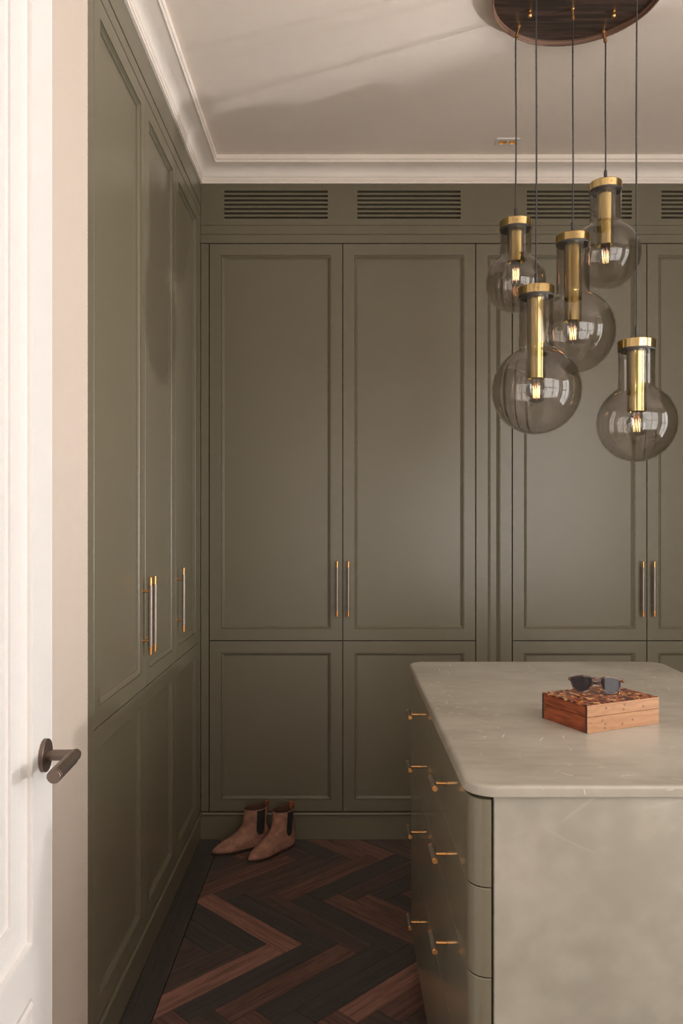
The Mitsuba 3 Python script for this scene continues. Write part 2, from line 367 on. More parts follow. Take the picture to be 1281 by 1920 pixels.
# ------------------------------------------------------------------ herringbone floor
PW, PL = 0.080, 0.4825
s2 = math.sqrt(0.5)
U, Vv = np.array([s2, -s2]), np.array([s2, s2])          # plank directions in plan: "\" and "/"
origin = np.array([-0.3525, 2.8645]) - Vv * PW            # so that a plank's far start corner sits there
region = sbox(-0.510, 0.385, XR, YB)
front_edge = 0.385
under_island, under_wardrobe = sbox(0.285, 1.39, 0.905, 2.385), sbox(1.975, 1.72, 2.7, 3.4)   # nothing of these planks can be seen
rng = random.Random(21)
base_w = [3, 4, 3, 1]
special = {}
n_plank = 0
def plank_mesh(poly, u, v, o):
    """bevelled flat plank; uv along its length"""
    poly = poly.buffer(-0.0006, join_style=2)
    if poly.is_empty or poly.area < 2e-4 or poly.geom_type != 'Polygon': return None
    inner = poly.buffer(-0.0012, join_style=2)
    if inner.is_empty or inner.geom_type != 'Polygon': return None
    P = np.array(trimesh.creation.extrude_polygon(poly, 1).vertices)  # only to validate
    a = np.array(poly.exterior.coords)[:-1]; b = np.array(inner.exterior.coords)[:-1]
    if len(a) != len(b): b = a
    if Polygon(a).exterior.is_ccw is False: a = a[::-1]
    if Polygon(b).exterior.is_ccw is False: b = b[::-1]
    k = np.argmin(np.linalg.norm(b - a[0], axis=1)); b = np.roll(b, -k, 0)
    n = len(a)
    V = np.vstack([np.c_[a, np.full(n, -0.012)], np.c_[a, np.full(n, -0.0008)], np.c_[b, np.zeros(n)]])
    F = []
    for i in range(2):
        for k in range(n):
            l = (k + 1) % n
            F += [[i * n + k, i * n + l, (i + 1) * n + l], [i * n + k, (i + 1) * n + l, (i + 1) * n + k]]
    F += [[2 * n, 2 * n + k, 2 * n + k + 1] for k in range(1, n - 1)]
    d = V[:, :2] - o
    return (V, np.array(F)), np.c_[d @ u + o[0] * 3.7, d @ v + o[1] * 5.3]
tone_at = [((-0.315, 2.652), 3), ((-0.212, 2.661), 0), ((-0.074, 2.644), 1), ((0.055, 2.636), 0), ((0.100, 2.687), 2), ((-0.373, 2.636), 0), ((-0.433, 2.586), 0), ((-0.359, 2.324), 3), ((-0.263, 2.337), 0), ((-0.140, 2.324), 2), ((-0.035, 2.337), 0), ((0.064, 2.337), 0), ((0.137, 2.285), 3), ((0.168, 2.212), 2), ((-0.213, 2.143), 2), ((-0.343, 2.132), 1), ((-0.156, 2.132), 0), ((-0.032, 2.137), 2), ((-0.103, 3.000), 2), ((-0.220, 3.000), 1), ((0.147, 2.936), 1), ((0.210, 2.759), 0), ((-0.463, 2.477), 2), ((-0.500, 2.419), 1)]
for j in range(-8, 9):
    for k in range(-60, 60):
        o = origin + U * (k * PW + j * PL) + Vv * (k * PW - j * PL)
        for which in (0, 1):
            if which == 0: u, v, c = U, Vv, o
            else: u, v, c = Vv, U, o + Vv * PW
            q = Polygon([c, c + u * PL, c + u * PL + v * PW, c + v * PW]).intersection(region)
            if q.is_empty or q.geom_type != 'Polygon' or q.area < 4e-4 or q.within(under_island) or q.within(under_wardrobe): continue
            m = plank_mesh(q, u, v, c)
            if m is None: continue
            t = rng.choices(range(4), base_w)[0]
            for pos, tt in tone_at:
                if q.contains(Point(*pos)): t = tt
            if n_plank < 300:
                put('floor__plank', m[0], f'plank_{t}', False, uv=m[1]); n_plank += 1
for i, (y0, y1) in enumerate(((0.385, 1.62), (1.62, 2.71), (2.71, YB))):
    m = plank_mesh(sbox(XL, y0, -0.5115, y1), np.array([0, 1.0]), np.array([1.0, 0]), np.array([XL, y0]))
    put('floor__border_board', m[0], 'plank_border', False, uv=m[1])
for i in range(16):
    m = plank_mesh(sbox(-1.30 + i * 0.18, -2.3, -1.30 + (i + 1) * 0.18, 0.385), np.array([0, 1.0]), np.array([1.0, 0]), np.array([-1.3 + i * .18, -2.3]))
    put('floor__hall_board', m[0], 'plank_1', False, uv=m[1])

# ------------------------------------------------------------------ wardrobes
MOULD = [(0.0, 0.0), (0.0003, -0.0040), (0.0018, -0.0040), (0.0026, -0.0020), (0.0042, -0.0012), (0.0058, -0.0020), (0.0068, -0.0042), (0.0095, -0.0068), (0.0128, -0.0086), (0.0138, -0.0092), (0.0141, -0.0120), (0.0165, -0.0120)]
MARGIN = 0.0477
def door_leaf(parent, place, u0, u1, v0, v1, handle=None, name='door'):
    """panelled door; handle (u, v): centre of a vertical bar pull"""
    v, f = rect_loops(u0, u1, v0, v1, [(0.0, -0.021), (0.0, -0.0012), (0.0012, 0.0), (MARGIN, 0.0)])
    k = put(parent + '__' + name, (place(v), f), 'paint_green')
    v, f = rect_loops(u0 + MARGIN, u1 - MARGIN, v0 + MARGIN, v1 - MARGIN, MOULD)
    put(k + '__moulding', (place(v), f), 'paint_green', 30)
    i = MOULD[-1][0]
    v, f = rect_loops(u0 + MARGIN, u1 - MARGIN, v0 + MARGIN, v1 - MARGIN, [(i, -0.012)], True)
    put(k + '__panel', (place(v), f), 'paint_green')
    return k

def P(place, u, v, n): return place(np.array([[u, v, n]]))[0]
def pull_handle(door, place, u, v, L=0.232, off=0.0235):
    """knurled bar with brass ends on two posts, parts of the door"""
    e = 0.025
    m, uv = rod_uv(P(place, u, v - L / 2 + e, off), P(place, u, v + L / 2 - e, off), 0.0064)
    kg = put(door + '__handle_grip', m, 'bronze_knurled', True, uv=uv); part_label(kg, 'knurled bronze grip of the bar handle')
    mb = MB()
    for s in (-1, 1):
        a, b_ = P(place, u, v + s * (L / 2 - e - 0.001), off), P(place, u, v + s * L / 2, off)
        kc = put(door + '__handle_end', rod(a, b_, 0.0056, 0.0008), 'brass_copper', 35)
        part_label(kc, 'brass end of the bar handle')
    for s in (-1, 1):
        kp = put(door + '__handle_post', rod(P(place, u, v + s * 0.0735, -0.001), P(place, u, v + s * 0.0735, off), 0.0034, 0.0003), 'brass_copper', 35)
        part_label(kp, 'brass post of the bar handle')

Z1, Z2 = 0.1190, 0.8376      # door bottom, split
def carcass(key, bx): put(key + '__carcass', box(*bx), 'paint_green')

# back wall, first unit
TOPB = 2.511
def back_unit(key, x0, xm, x1, hz=1.058):
    carcass(key, (x0, x1, YB + 0.023, YB + 0.60, 0.10, 2.56))
    for a, b_, hu in ((x0 + 0.0015, xm - 0.0015, xm - 0.0235), (xm + 0.0015, x1 - 0.0015, xm + 0.0235)):
        d = door_leaf(key, on_back, a, b_, Z2 + 0.0015, TOPB)
        pull_handle(d, on_back, hu, hz)
        door_leaf(key, on_back, a, b_, Z1, Z2 - 0.0015)
k = 'wardrobe'
back_unit(k, -0.5595, 0.0040, 0.5650)
tag(k, 'green panelled double wardrobe on the back wall behind the suede boots', 'wardrobe')
k = 'wardrobe_001'
back_unit(k, 0.7190, 1.2868, 1.8500)
tag(k, 'green panelled wardrobe on the back wall behind the globe pendants', 'wardrobe')

# filler by the corner, pilaster between the units, end panel
put('scribe_filler__board', box(XL + 0.001, -0.5610, YB, YB + 0.02, 0.119, TOPB, 0.001), 'paint_green')
tag('scribe_filler', 'narrow green filler strip in the corner between left and back wardrobes', 'filler strip')
k = 'pilaster'
u0, u1 = 0.5665, 0.7175
v, f = rect_loops(u0, u1, 0.119, TOPB, [(0, -0.021), (0, -0.0012), (0.0012, 0.0), (0.0490, 0.0)])
put(k + '__frame', (on_back(v), f), 'paint_green')
v, f = rect_loops(u0 + 0.049, u1 - 0.049, 0.168, TOPB - 0.049, MOULD)
put(k + '__moulding', (on_back(v), f), 'paint_green', 30)
v, f = rect_loops(u0 + 0.049, u1 - 0.049, 0.168, TOPB - 0.049, [(0.0165, -0.012)], True)
put(k + '__panel', (on_back(v), f), 'paint_green')
tag(k, 'narrow full-height panelled pilaster between the two back wardrobes', 'pilaster')
put('end_panel__board', box(1.8515, XR, YB, YB + 0.02, 0.119, TOPB, 0.001), 'paint_green')
tag('end_panel', 'plain green panel at the right end of the back wardrobes', 'panel')

# frieze with grilles above the back wardrobes
k = 'frieze'
put(k + '__lower_rail', box(XL, XR, YB - 0.001, YB + 0.02, TOPB + 0.003, 2.5505, 0.001), 'paint_green')
put(k + '__upper_rail', box(XL, XR, YB + 0.0005, YB + 0.02, 2.5520, 2.5885, 0.001), 'paint_green')
gz0, pitch, slot = 2.762 - 0.0325 - 0.0045 - 6 * 0.01833, 0.01833, 0.0088
gz0 = CAM_Z + (978 - 407.8) * 0.002248 - slot / 2
gz1 = gz0 + 6 * pitch + slot
GX = [(-0.4957, -0.0593), (0.0661, 0.5013), (0.7805, 1.2235), (1.3488, 1.7900)]
board = sbox(XL, 2.5895, XR, 2.790)
for a, b_ in GX: board = board.difference(sbox(a, gz0, b_, gz1))
m = extrude(board, 0.018)
v = np.array(m.vertices)
put(k + '__board', (np.stack([v[:, 0], YB + 0.0015 + 0.018 - v[:, 2], v[:, 1]], -1), m.faces), 'paint_green')
for a, b_ in GX:
    v, f = rect_loops(a - 0.004, b_ + 0.004, gz0 - 0.004, gz1 + 0.004, [(0, -0.0205), (0.0, -0.09)], True)
    kg = put(k + '__grille', (on_back(v), f), 'paint_green'); part_label(kg, 'slotted ventilation grille')
    for i in range(6):
        z = gz0 + slot + i * pitch
        put(kg + '__slat', box(a, b_, YB + 0.0015, YB + 0.0185, z, z + pitch - slot, 0.0006), 'paint_green')
tag(k, 'green frieze with slotted ventilation grilles above the back wardrobes', 'frieze')

# left wall
TOPL = 2.6270
yj = [1.9070, 2.4050, 2.8480, 3.2985]
k = 'wardrobe_002'
carcass(k, (XL - 0.60, XL - 0.023, 1.846, yj[2] - 0.001, 0.10, TOPL + 0.003))
put(k + '__filler', box(XL - 0.02, XL, 1.846, yj[0] - 0.0015, 0.119, TOPL, 0.001), 'paint_green')
for a, b_, hu in ((yj[0], yj[1], yj[1] - 0.0300), (yj[1], yj[2], yj[1] + 0.0265)):
    d = door_leaf(k, on_left, a + 0.0015, b_ - 0.0015, Z2 + 0.0015, TOPL)
    pull_handle(d, on_left, hu, 1.058)
    door_leaf(k, on_left, a + 0.0015, b_ - 0.0015, Z1, Z2 - 0.0015)
tag(k, 'green panelled double wardrobe on the left wall next to the white door', 'wardrobe')
k = 'wardrobe_003'
carcass(k, (XL - 0.60, XL - 0.023, yj[2] + 0.001, YB + 0.022, 0.10, TOPL + 0.003))
d = door_leaf(k, on_left, yj[2] + 0.0015, yj[3] - 0.0015, Z2 + 0.0015, TOPL)
pull_handle(d, on_left, yj[2] + 0.0245, 1.058)
door_leaf(k, on_left, yj[2] + 0.0015, yj[3] - 0.0015, Z1, Z2 - 0.0015)
put(k + '__filler', box(XL - 0.02, XL, yj[3] + 0.0015, YB, 0.119, TOPL, 0.001), 'paint_green')
tag(k, 'narrow green single wardrobe on the left wall nearest the corner', 'wardrobe')
k = 'fascia'
put(k + '__rail', box(XL - 0.02, XL - 0.0005, 1.846, YB, TOPL + 0.0045, 2.6700, 0.001), 'paint_green')
put(k + '__board', box(XL - 0.02, XL, 1.846, YB, 2.6750, 2.790, 0.001), 'paint_green')
put(k + '__backing', box(XL - 0.10, XL - 0.025, 1.846, YB, TOPL + 0.004, 2.84), 'paint_green')
tag(k, 'plain green fascia above the left wardrobes below the cornice', 'fascia')

# tall wardrobe on the right, outside the frame
k = 'wardrobe_004'
RY = 1.705
carcass(k, (1.973, XR, RY, YB - 0.002, 0.0, ZK))
for i in range(3):
    a, b_ = RY + 0.003 + i * 0.545, RY + 0.003 + (i + 1) * 0.545 - 0.003
    door_leaf(k, on_right, -b_, -a, Z1, TOPB)
put(k + '__top_board', box(1.95, 1.973, RY, YB - 0.002, TOPB + 0.003, ZK, 0.001), 'paint_green')
put(k + '__plinth', box(1.953, 1.973, RY, YB - 0.002, 0.0, 0.1165, 0.001), 'paint_green')
tag(k, 'tall green wardrobe standing against the right wall', 'wardrobe')

# ------------------------------------------------------------------ island and worktop
IX0, IX1, IY0, IY1 = 0.212, 0.979, 1.315, 2.462
RC = 0.0351
def rounded_rect(x0, x1, y0, y1, r, seg=10):
    pts = []
    for cx, cy, a0 in ((x1 - r, y0 + r, -90), (x1 - r, y1 - r, 0), (x0 + r, y1 - r, 90), (x0 + r, y0 + r, 180)):
        for a in np.linspace(a0, a0 + 90, seg): pts.append([cx + r * math.cos(math.radians(a)), cy + r * math.sin(math.radians(a))])
    return np.array(pts)
def loft(rings, cap0=True, cap1=True):
    n = len(rings[0]); V = np.vstack(rings); F = []
    for i in range(len(rings) - 1):
        for k in range(n):
            l = (k + 1) % n
            F += [[i * n + k, i * n + l, (i + 1) * n + l], [i * n + k, (i + 1) * n + l, (i + 1) * n + k]]
    F = np.array(F)
    if cap0: V = np.vstack([V, V[:n].mean(0)]); c = len(V) - 1; F = np.vstack([F, [[c, (k + 1) % n, k] for k in range(n)]])
    if cap1:
        b0 = (len(rings) - 1) * n
        V = np.vstack([V, V[b0:b0 + n].mean(0)]); c = len(V) - 1; F = np.vstack([F, [[c, b0 + k, b0 + (k + 1) % n] for k in range(n)]])
    return V, F
SZ0, SZ1 = 0.8860, 0.9060
rings = []
for z, ins in ((SZ0, 0.0012), (SZ0 + 0.0012, 0.0), (SZ1 - 0.006, 0.0), (SZ1 - 0.0035, 0.0008), (SZ1 - 0.0014, 0.0026), (SZ1 - 0.0003, 0.0052), (SZ1, 0.009)):
    o = rounded_rect(0.206 + ins, 0.985 - ins, 1.306 + ins, 2.468 - ins, 0.052 - ins, 16)
    rings.append(np.c_[o, np.full(len(o), z)])
k = put('worktop', loft(rings), 'stone_top', 25)
tag(k, 'scratched beige stone worktop with rounded corners on the island', 'worktop')
k = 'island'
put(k + '__body', box(IX0 + 0.022, IX1 - 0.022, IY0 + 0.022, IY1 - 0.022, 0.085, 0.8855), 'paint_green')
put(k + '__plinth', box(IX0 + 0.06, IX1 - 0.06, IY0 + 0.06, IY1 - 0.06, 0.0, 0.085), 'paint_green')
kp = put(k + '__end_panel', box(0.2520, 0.9390, IY0, IY0 + 0.02, 0.09, SZ0 - 0.0012, 0.0012), 'stone_side'); part_label(kp, 'beige stone end panel')
kp = put(k + '__end_panel', box(0.2520, 0.9390, IY1 - 0.02, IY1, 0.09, SZ0 - 0.0012, 0.0012), 'stone_side'); part_label(kp, 'beige stone end panel')
YM = 1.885
splits = [(0.8795, 0.7340), (0.7320, 0.5845), (0.5825, 0.3725), (0.3705, 0.0920)]
handle_z = [0.810, 0.667, 0.487, 0.240]
def drawer_path(y_end0, y_end1, near, mirror):
    """plan curve of a drawer front that wraps round the corner"""
    pts = []
    if near:
        x_e = IX0 + RC; pts.append((x_e + 0.0005, IY0))
        for a in np.linspace(-90, -180, 14): pts.append((IX0 + RC + RC * math.cos(math.radians(a)), IY0 + RC + RC * math.sin(math.radians(a))))
        pts.append((IX0, y_end1))
    else:
        pts.append((IX0, y_end0))
        for a in np.linspace(180, 90, 14): pts.append((IX0 + RC + RC * math.cos(math.radians(a)), IY1 - RC + RC * math.sin(math.radians(a))))
        pts.append((IX0 + RC + 0.0005, IY1))
    p = np.array(pts)
    if mirror: p[:, 0] = IX0 + IX1 - p[:, 0]
    return p
def drawer_mesh(path, z0, z1, t=0.018, c=0.0012):
    d = np.gradient(path, axis=0); nrm = np.c_[d[:, 1], -d[:, 0]]; nrm /= np.linalg.norm(nrm, axis=1)[:, None]
    mid = np.array([(IX0 + IX1) / 2, (IY0 + IY1) / 2])
    if np.dot(nrm[len(path) // 2], path[len(path) // 2] - mid) < 0: nrm = -nrm
    prof = [(-t, z0), (-c, z0), (0, z0 + c), (0, z1 - c), (-c, z1), (-t, z1)]
    rings = [np.c_[path + nrm * 0 + nrm * o, np.full(len(path), z)] for o, z in prof]
    n = len(path); V = np.vstack(rings); F = []
    for i in range(len(prof)):
        j = (i + 1) % len(prof)
        for q in range(n - 1): F.append([i * n + q, i * n + q + 1, j * n + q + 1, j * n + q])
    F = np.array(F); F = np.vstack([F[:, [0, 1, 2]], F[:, [0, 2, 3]]])
    for e in (0, n - 1):
        idx = [i * n + e for i in range(len(prof))]
        F = np.vstack([F, [[idx[0], idx[i], idx[i + 1]] for i in range(1, len(prof) - 1)]])
    m = trimesh.Trimesh(V, F, process=True); m.fix_normals()
    return m
for mirror in (False, True):
    for near in (True, False):
        path = drawer_path(YM + 0.001, YM - 0.001, near, mirror)
        for (z1, z0), hz in zip(splits, handle_z):
            d = put(k + '__drawer', drawer_mesh(path, z0, z1), 'paint_drawer', 35); part_label(d, 'green lacquered drawer front with a rounded corner')
            hy = 1.610 if near else 2.183
            sx = -1 if not mirror else 1
            fx = IX0 if not mirror else IX1
            bx = fx + sx * 0.027
            m, uv = rod_uv((bx, hy - 0.031, hz), (bx, hy + 0.035, hz), 0.0060)
            put(d + '__handle_grip', m, 'bronze_knurled', True, uv=uv)
            q = put(d + '__handle_end', rod((bx, hy - 0.036, hz), (bx, hy - 0.0305, hz), 0.0062, 0.0010), 'brass_copper', 35); part_label(q, 'brass end of the drawer pull')
            put(d + '__handle_end', rod((bx, hy + 0.0345, hz), (bx, hy + 0.040, hz), 0.0062, 0.0010), 'brass_copper', 35)
            q = put(d + '__handle_post', rod((bx, hy, hz), (fx, hy, hz), 0.0034, 0.0003), 'brass_copper', 35); part_label(q, 'brass post of the drawer pull')
tag(k, 'island chest with green drawers, brass pulls and a beige stone end panel', 'island')

# ------------------------------------------------------------------ white door with lever handle
DL = np.array([-0.4792, 1.315]); DD = np.array([-0.048, 1.0]); DD /= np.linalg.norm(DD)
DN = np.array([DD[1], -DD[0]])                       # faces into the room (+x)
def on_door(v):
    """local u: distance from the latch edge towards the hinge, v up, n out of the face"""
    v = np.asarray(v, float)
    xy = DL - v[:, :1] * DD + v[:, 2:] * DN
    return np.c_[xy, v[:, 1]]
DW, DH = 0.80, 2.42
kd = 'door_1'
DM = [(0.0, 0.0), (0.0006, -0.0045), (0.0034, -0.0045), (0.0038, 0.0015), (0.007, 0.0055), (0.0105, 0.005), (0.0125, 0.0015), (0.0128, -0.0015), (0.0150, -0.0015), (0.018, -0.003), (0.027, -0.0055), (0.034, -0.0055), (0.036, -0.0035), (0.046, -0.008), (0.058, -0.0095), (0.060, -0.0095), (0.0605, -0.0130), (0.063, -0.0130)]
panels = [(0.102, DW - 0.102, 0.691, 2.315), (0.102, DW - 0.102, 0.195, 0.614)]
leaf = sbox(0, 0, DW, DH)
for a, b_, c, d in panels: leaf = leaf.difference(sbox(a, c, b_, d))
m = extrude(leaf, 0.042); v = np.array(m.vertices); v[:, 2] -= 0.042
m2 = trimesh.Trimesh(on_door(v), m.faces, process=False); m2.fix_normals()
put(kd + '__leaf', m2, 'paint_white')
for a, b_, c, d in panels:
    v, f = rect_loops(a, b_, c, d, DM)
    put(kd + '__moulding', (on_door(v), f[:, ::-1]), 'paint_white', 30)
    v, f = rect_loops(a, b_, c, d, [(0.063, -0.013), (0.063, -0.03)], True)
    put(kd + '__panel', (on_door(np.array([[a + .0, c, -.0131], [b_, c, -.0131], [b_, d, -.0131], [a, d, -.0131]])), np.array([[0, 3, 2, 1]])), 'paint_white')
hz, hu = 0.9665, 0.0450
def DP(u, n, z): return on_door(np.array([[u, z, n]]))[0]
kr = put(kd + '__rosette', turned(DP(hu, 0, hz), DP(hu, 1, hz), [(0.026, 0), (0.026, 0.0062), (0.0252, 0.0072), (0.00001, 0.0072)], 48), 'bronze_dark', 35); part_label(kr, 'round dark bronze door rosette')
kr = put(kd + '__lever', rod(DP(hu, 0.006, hz), DP(hu, 0.050, hz), 0.0085, 0.0002), 'bronze_dark', 35); part_label(kr, 'dark bronze lever handle with a knurled grip')
arm = MB()
e0, e1 = DP(hu - 0.004, 0.050, hz), DP(hu + 0.110, 0.050, hz)
L = 0.114
put(kr + '__arm', turned(e0, e1, [(0.00001, -0.005), (0.005, -0.0045), (0.0085, -0.001), (0.0092, 0.003), (0.0092, 0.030)], 32), 'bronze_dark', 35)
m, uv = rod_uv(DP(hu + 0.020, 0.050, hz), DP(hu + 0.103, 0.050, hz), 0.0105, 32)
put(kr + '__grip', m, 'bronze_lever', True, uv=uv)
put(kr + '__grip_end', turned(e0, e1, [(0.0105, 0.107), (0.0092, 0.1078), (0.0092, 0.1092), (0.0103, 0.1098), (0.0103, 0.1132), (0.0095, 0.1142), (0.00001, 0.1142)], 32), 'bronze_dark', 25)
struct(kd, 'white panelled door standing open at the left with a bronze lever handle', 'door')

# ------------------------------------------------------------------ pendant lamps and their canopy
KX, KY, KR = 0.658, 2.215, 0.236
KF, KB = 2.8205, 2.8045
k = 'ceiling_canopy'
def at(m, x, y, z=0.0):
    v, f = m; return np.asarray(v) + np.array([x, y, z]), f
put(k + '__rim', at(lathe([(KR - 0.006, KF + 0.004), (KR - 0.006, KB + 0.001), (KR - 0.005, KB), (KR - 0.001, KB), (KR, KB + 0.001), (KR, ZC - 0.0005)], 96), KX, KY), 'walnut', 30)
put(k + '__plate', at(lathe([(0.00001, KF), (KR - 0.006, KF)], 96), KX, KY), 'canopy_wood')
spots = [('S', 0.5206, 2.376, 2.0528, 'small smoked glass globe pendant lamp hanging furthest left', (-0.010, 0.0)),
         ('L', 0.5274, 2.153, 1.6955, 'large smoked glass globe pendant lamp hanging in front, left of the others below it', (0.004, -0.01)),
         ('L', 0.6668, 2.292, 1.8860, 'smoked glass globe pendant lamp with a long brass tube, hanging in the middle', (0.001, 0.0)),
         ('M', 0.7966, 2.400, 2.1446, 'smoked glass globe pendant lamp hanging highest, in front of the third grille', (0.006, 0.0)),
         ('M', 0.7805, 2.103, 1.6010, 'smoked glass globe pendant lamp hanging lowest, at the right above the box', (0.004, -0.01))]
spots[1] = spots[1][:4] + ('large smoked glass globe pendant lamp hanging lower left, overlapping the middle one',) + spots[1][5:]
for _, x, y, _, _, (ox, oy) in spots:
    q = put(k + '__cord_grip', turned((x - ox, y - oy, KF + 0.001), (x, y, KF - 0.034), [(0.0062, 0), (0.0062, 0.004), (0.0040, 0.006), (0.0036, 0.022), (0.0050, 0.024), (0.0052, 0.034), (0.0030, 0.0355), (0.00001, 0.0355)], 20), 'brass_copper', 30)
    part_label(q, 'brass cord grip')
for x in (KX - 0.113, KX + 0.130):
    q = put(k + '__knob', at(lathe([(0.00001, -0.0225), (0.004, -0.0215), (0.0066, -0.018), (0.0072, -0.0145), (0.0064, -0.0105), (0.0030, -0.0075), (0.0028, -0.006), (0.0052, -0.004), (0.0052, -0.001), (0.0030, 0.0005)], 24), x, 2.300, KF), 'brass_copper', 40)
    part_label(q, 'small brass fixing knob')
tag(k, 'round dark wooden ceiling canopy with a walnut rim that carries the five pendants', 'canopy')

scene['smoked_glass'] = {'type': 'dielectric', 'int_ior': 1.5, 'ext_ior': 1.0, 'specular_transmittance': rgb(0.905, 0.885, 0.865)}
scene['bulb_glass'] = {'type': 'dielectric', 'int_ior': 1.52, 'ext_ior': 1.0, 'specular_transmittance': rgb(0.995, 0.985, 0.97)}
TYPES = {'S': (0.0885, 0.0190 + 0.142, 0.0615, 0.025), 'M': (0.1025, 0.1930, 0.0290, -0.007), 'L': (0.1190, 0.2540, 0.0305, -0.005)}
RN, TH = 0.0462, 0.0026
def globe_profile(r, top):
    """outer profile from the bottom of the globe to the top of the neck: (radius, z from centre)"""
    zj = math.sqrt(r * r - RN * RN)
    a1 = math.asin(zj / r) - 0.10
    pr = [(r * math.cos(a), r * math.sin(a)) for a in np.linspace(-math.pi / 2, a1, 56)]
    pr[0] = (0.00001, -r)
    p0 = np.array(pr[-1]); t0 = np.array([-math.sin(a1), math.cos(a1)])
    p3 = np.array([RN, zj + 0.010]); t3 = np.array([0, 1.0])
    h = 0.45 * np.linalg.norm(p3 - p0)
    for t in np.linspace(0, 1, 10)[1:]:
        b0, b1, b2, b3 = (1 - t) ** 3, 3 * t * (1 - t) ** 2, 3 * t * t * (1 - t), t ** 3
        q = b0 * p0 + b1 * (p0 + t0 * h) + b2 * (p3 - t3 * h) + b3 * p3
        pr.append((q[0], q[1]))
    pr += [(RN, z) for z in np.linspace(zj + 0.014, top, 6)]
    return pr
def shell(pr, th):
    p = np.array(pr); t = np.gradient(p, axis=0); n = np.c_[t[:, 1], -t[:, 0]]; n /= np.linalg.norm(n, axis=1)[:, None]
    n[0] = [0, -1]
    inner = p - n * th; inner[0, 0] = 0.00001
    return list(map(tuple, p)) + list(map(tuple, inner[::-1]))
for ty, x, y, c, lab, _ in spots:
    r, top, tb, bz = TYPES[ty]
    k = key_free('pendant_lamp')
    g = put(k + '__glass_shade', at(lathe(shell(globe_profile(r, top + 0.004), TH), 96), x, y, c), 'smoked_glass', True); part_label(g, 'smoked glass globe shade with a straight neck')
    q = put(k + '__cap', at(lathe([(0.030, top - 0.0005), (0.0435, top - 0.0005), (0.0437, top + 0.001), (0.0475, top + 0.001), (0.0480, top + 0.0015), (0.0480, top + 0.0225), (0.0470, top + 0.0240), (0.006, top + 0.0250), (0.00001, top + 0.0250)], 72), x, y, c), 'brass', 25); part_label(q, 'round brass cap')
    put(k + '__gasket', at(lathe([(0.0258, top - 0.004), (0.0468, top - 0.0040), (0.0474, top - 0.003), (0.0474, top + 0.0015)], 72), x, y, c), 'black_rubber', 30)
    # fixing screw in the cap
    sa = -90 - 4 + 6 * (x - 0.66) / 0.13
    ca = np.array([math.cos(math.radians(sa)), math.sin(math.radians(sa))])
    put(k + '__screw', turned((x + ca[0] * 0.0475, y + ca[1] * 0.0475, c + top + 0.0115), (x + ca[0] * 0.2, y + ca[1] * 0.2, c + top + 0.0115), [(0.0019, 0), (0.0019, 0.0008), (0.00001, 0.0009)], 12), 'bronze_dark', 30)
    q = put(k + '__lamp_tube', at(lathe([(0.0205, tb + 0.012), (0.0226, tb + 0.001), (0.0232, tb), (0.0240, tb), (0.0246, tb + 0.0006), (0.0246, top + 0.001)], 64), x, y, c), 'brass_tube', 25); part_label(q, 'brass tube that holds the bulb')
    # bulb: glass, screw base, stem, filament cage
    rb = 0.0285
    zt = tb + 0.010
    bp = [(rb * math.cos(a), bz + rb * math.sin(a)) for a in np.linspace(-math.pi / 2, math.radians(52), 26)]; bp[0] = (0.00001, bz - rb)
    bp += [(0.0150, bz + 0.0265), (0.0135, bz + 0.031), (0.0130, max(zt, bz + 0.036))]
    b_ = put(k + '__bulb', at(lathe(shell(bp, 0.0008), 48), x, y, c), 'bulb_glass', True); part_label(b_, 'clear round bulb')
    put(b_ + '__base', at(lathe([(0.00001, max(zt, bz + 0.034)), (0.0130, max(zt, bz + 0.034)), (0.0132, zt + 0.030), (0.00001, zt + 0.031)], 32), x, y, c), 'brass', 30)
    put(b_ + '__stem', at(tube([(0, 0, bz + 0.036), (0, 0, bz + 0.020), (0, 0, bz - 0.012)], [0.0035, 0.0018, 0.0007], 10), x, y, c), 'bulb_glass', 40)
    fm = MB(); n = 9
    for i in range(n):
        a0, a1 = 2 * math.pi * i / n, 2 * math.pi * (i + 0.5) / n
        p0 = np.array([0.0095 * math.cos(a0), 0.0095 * math.sin(a0), bz + 0.0165]); p1 = np.array([0.0080 * math.cos(a1), 0.0080 * math.sin(a1), bz - 0.0155])
        p2 = np.array([0.0095 * math.cos(a0 + 2 * math.pi / n), 0.0095 * math.sin(a0 + 2 * math.pi / n), bz + 0.0165])
        fm.add(*tube([p0, p1], 0.00055, 6)); fm.add(*tube([p1, p2], 0.00055, 6))
    v, f = fm.arrays()
    q = put(b_ + '__filament', at((v, f), x, y, c), 'black_rubber', emitter={'type': 'area', 'radiance': rgb(*BULB_RADIANCE)}); part_label(q, 'glowing orange filament cage')
    put(k + '__ferrule', rod((x, y, c + top + 0.0245), (x, y, c + top + 0.062), 0.0047, 0.0005, 20), 'black_rubber', 35)
    cord = [(x + 0.0006 * math.sin(7 * t + x * 9), y + 0.0006 * math.cos(5 * t + y * 11), c + top + 0.060 + (KF - 0.033 - c - top - 0.060) * t) for t in np.linspace(0, 1, 24)]
    cord[-1] = (x, y, KF - 0.033)
    put(k + '__cord', tube(cord, 0.0022, 10), 'black_rubber', True)
    tag(k, lab, 'pendant lamp', 'smoked glass pendant lamps over the island')

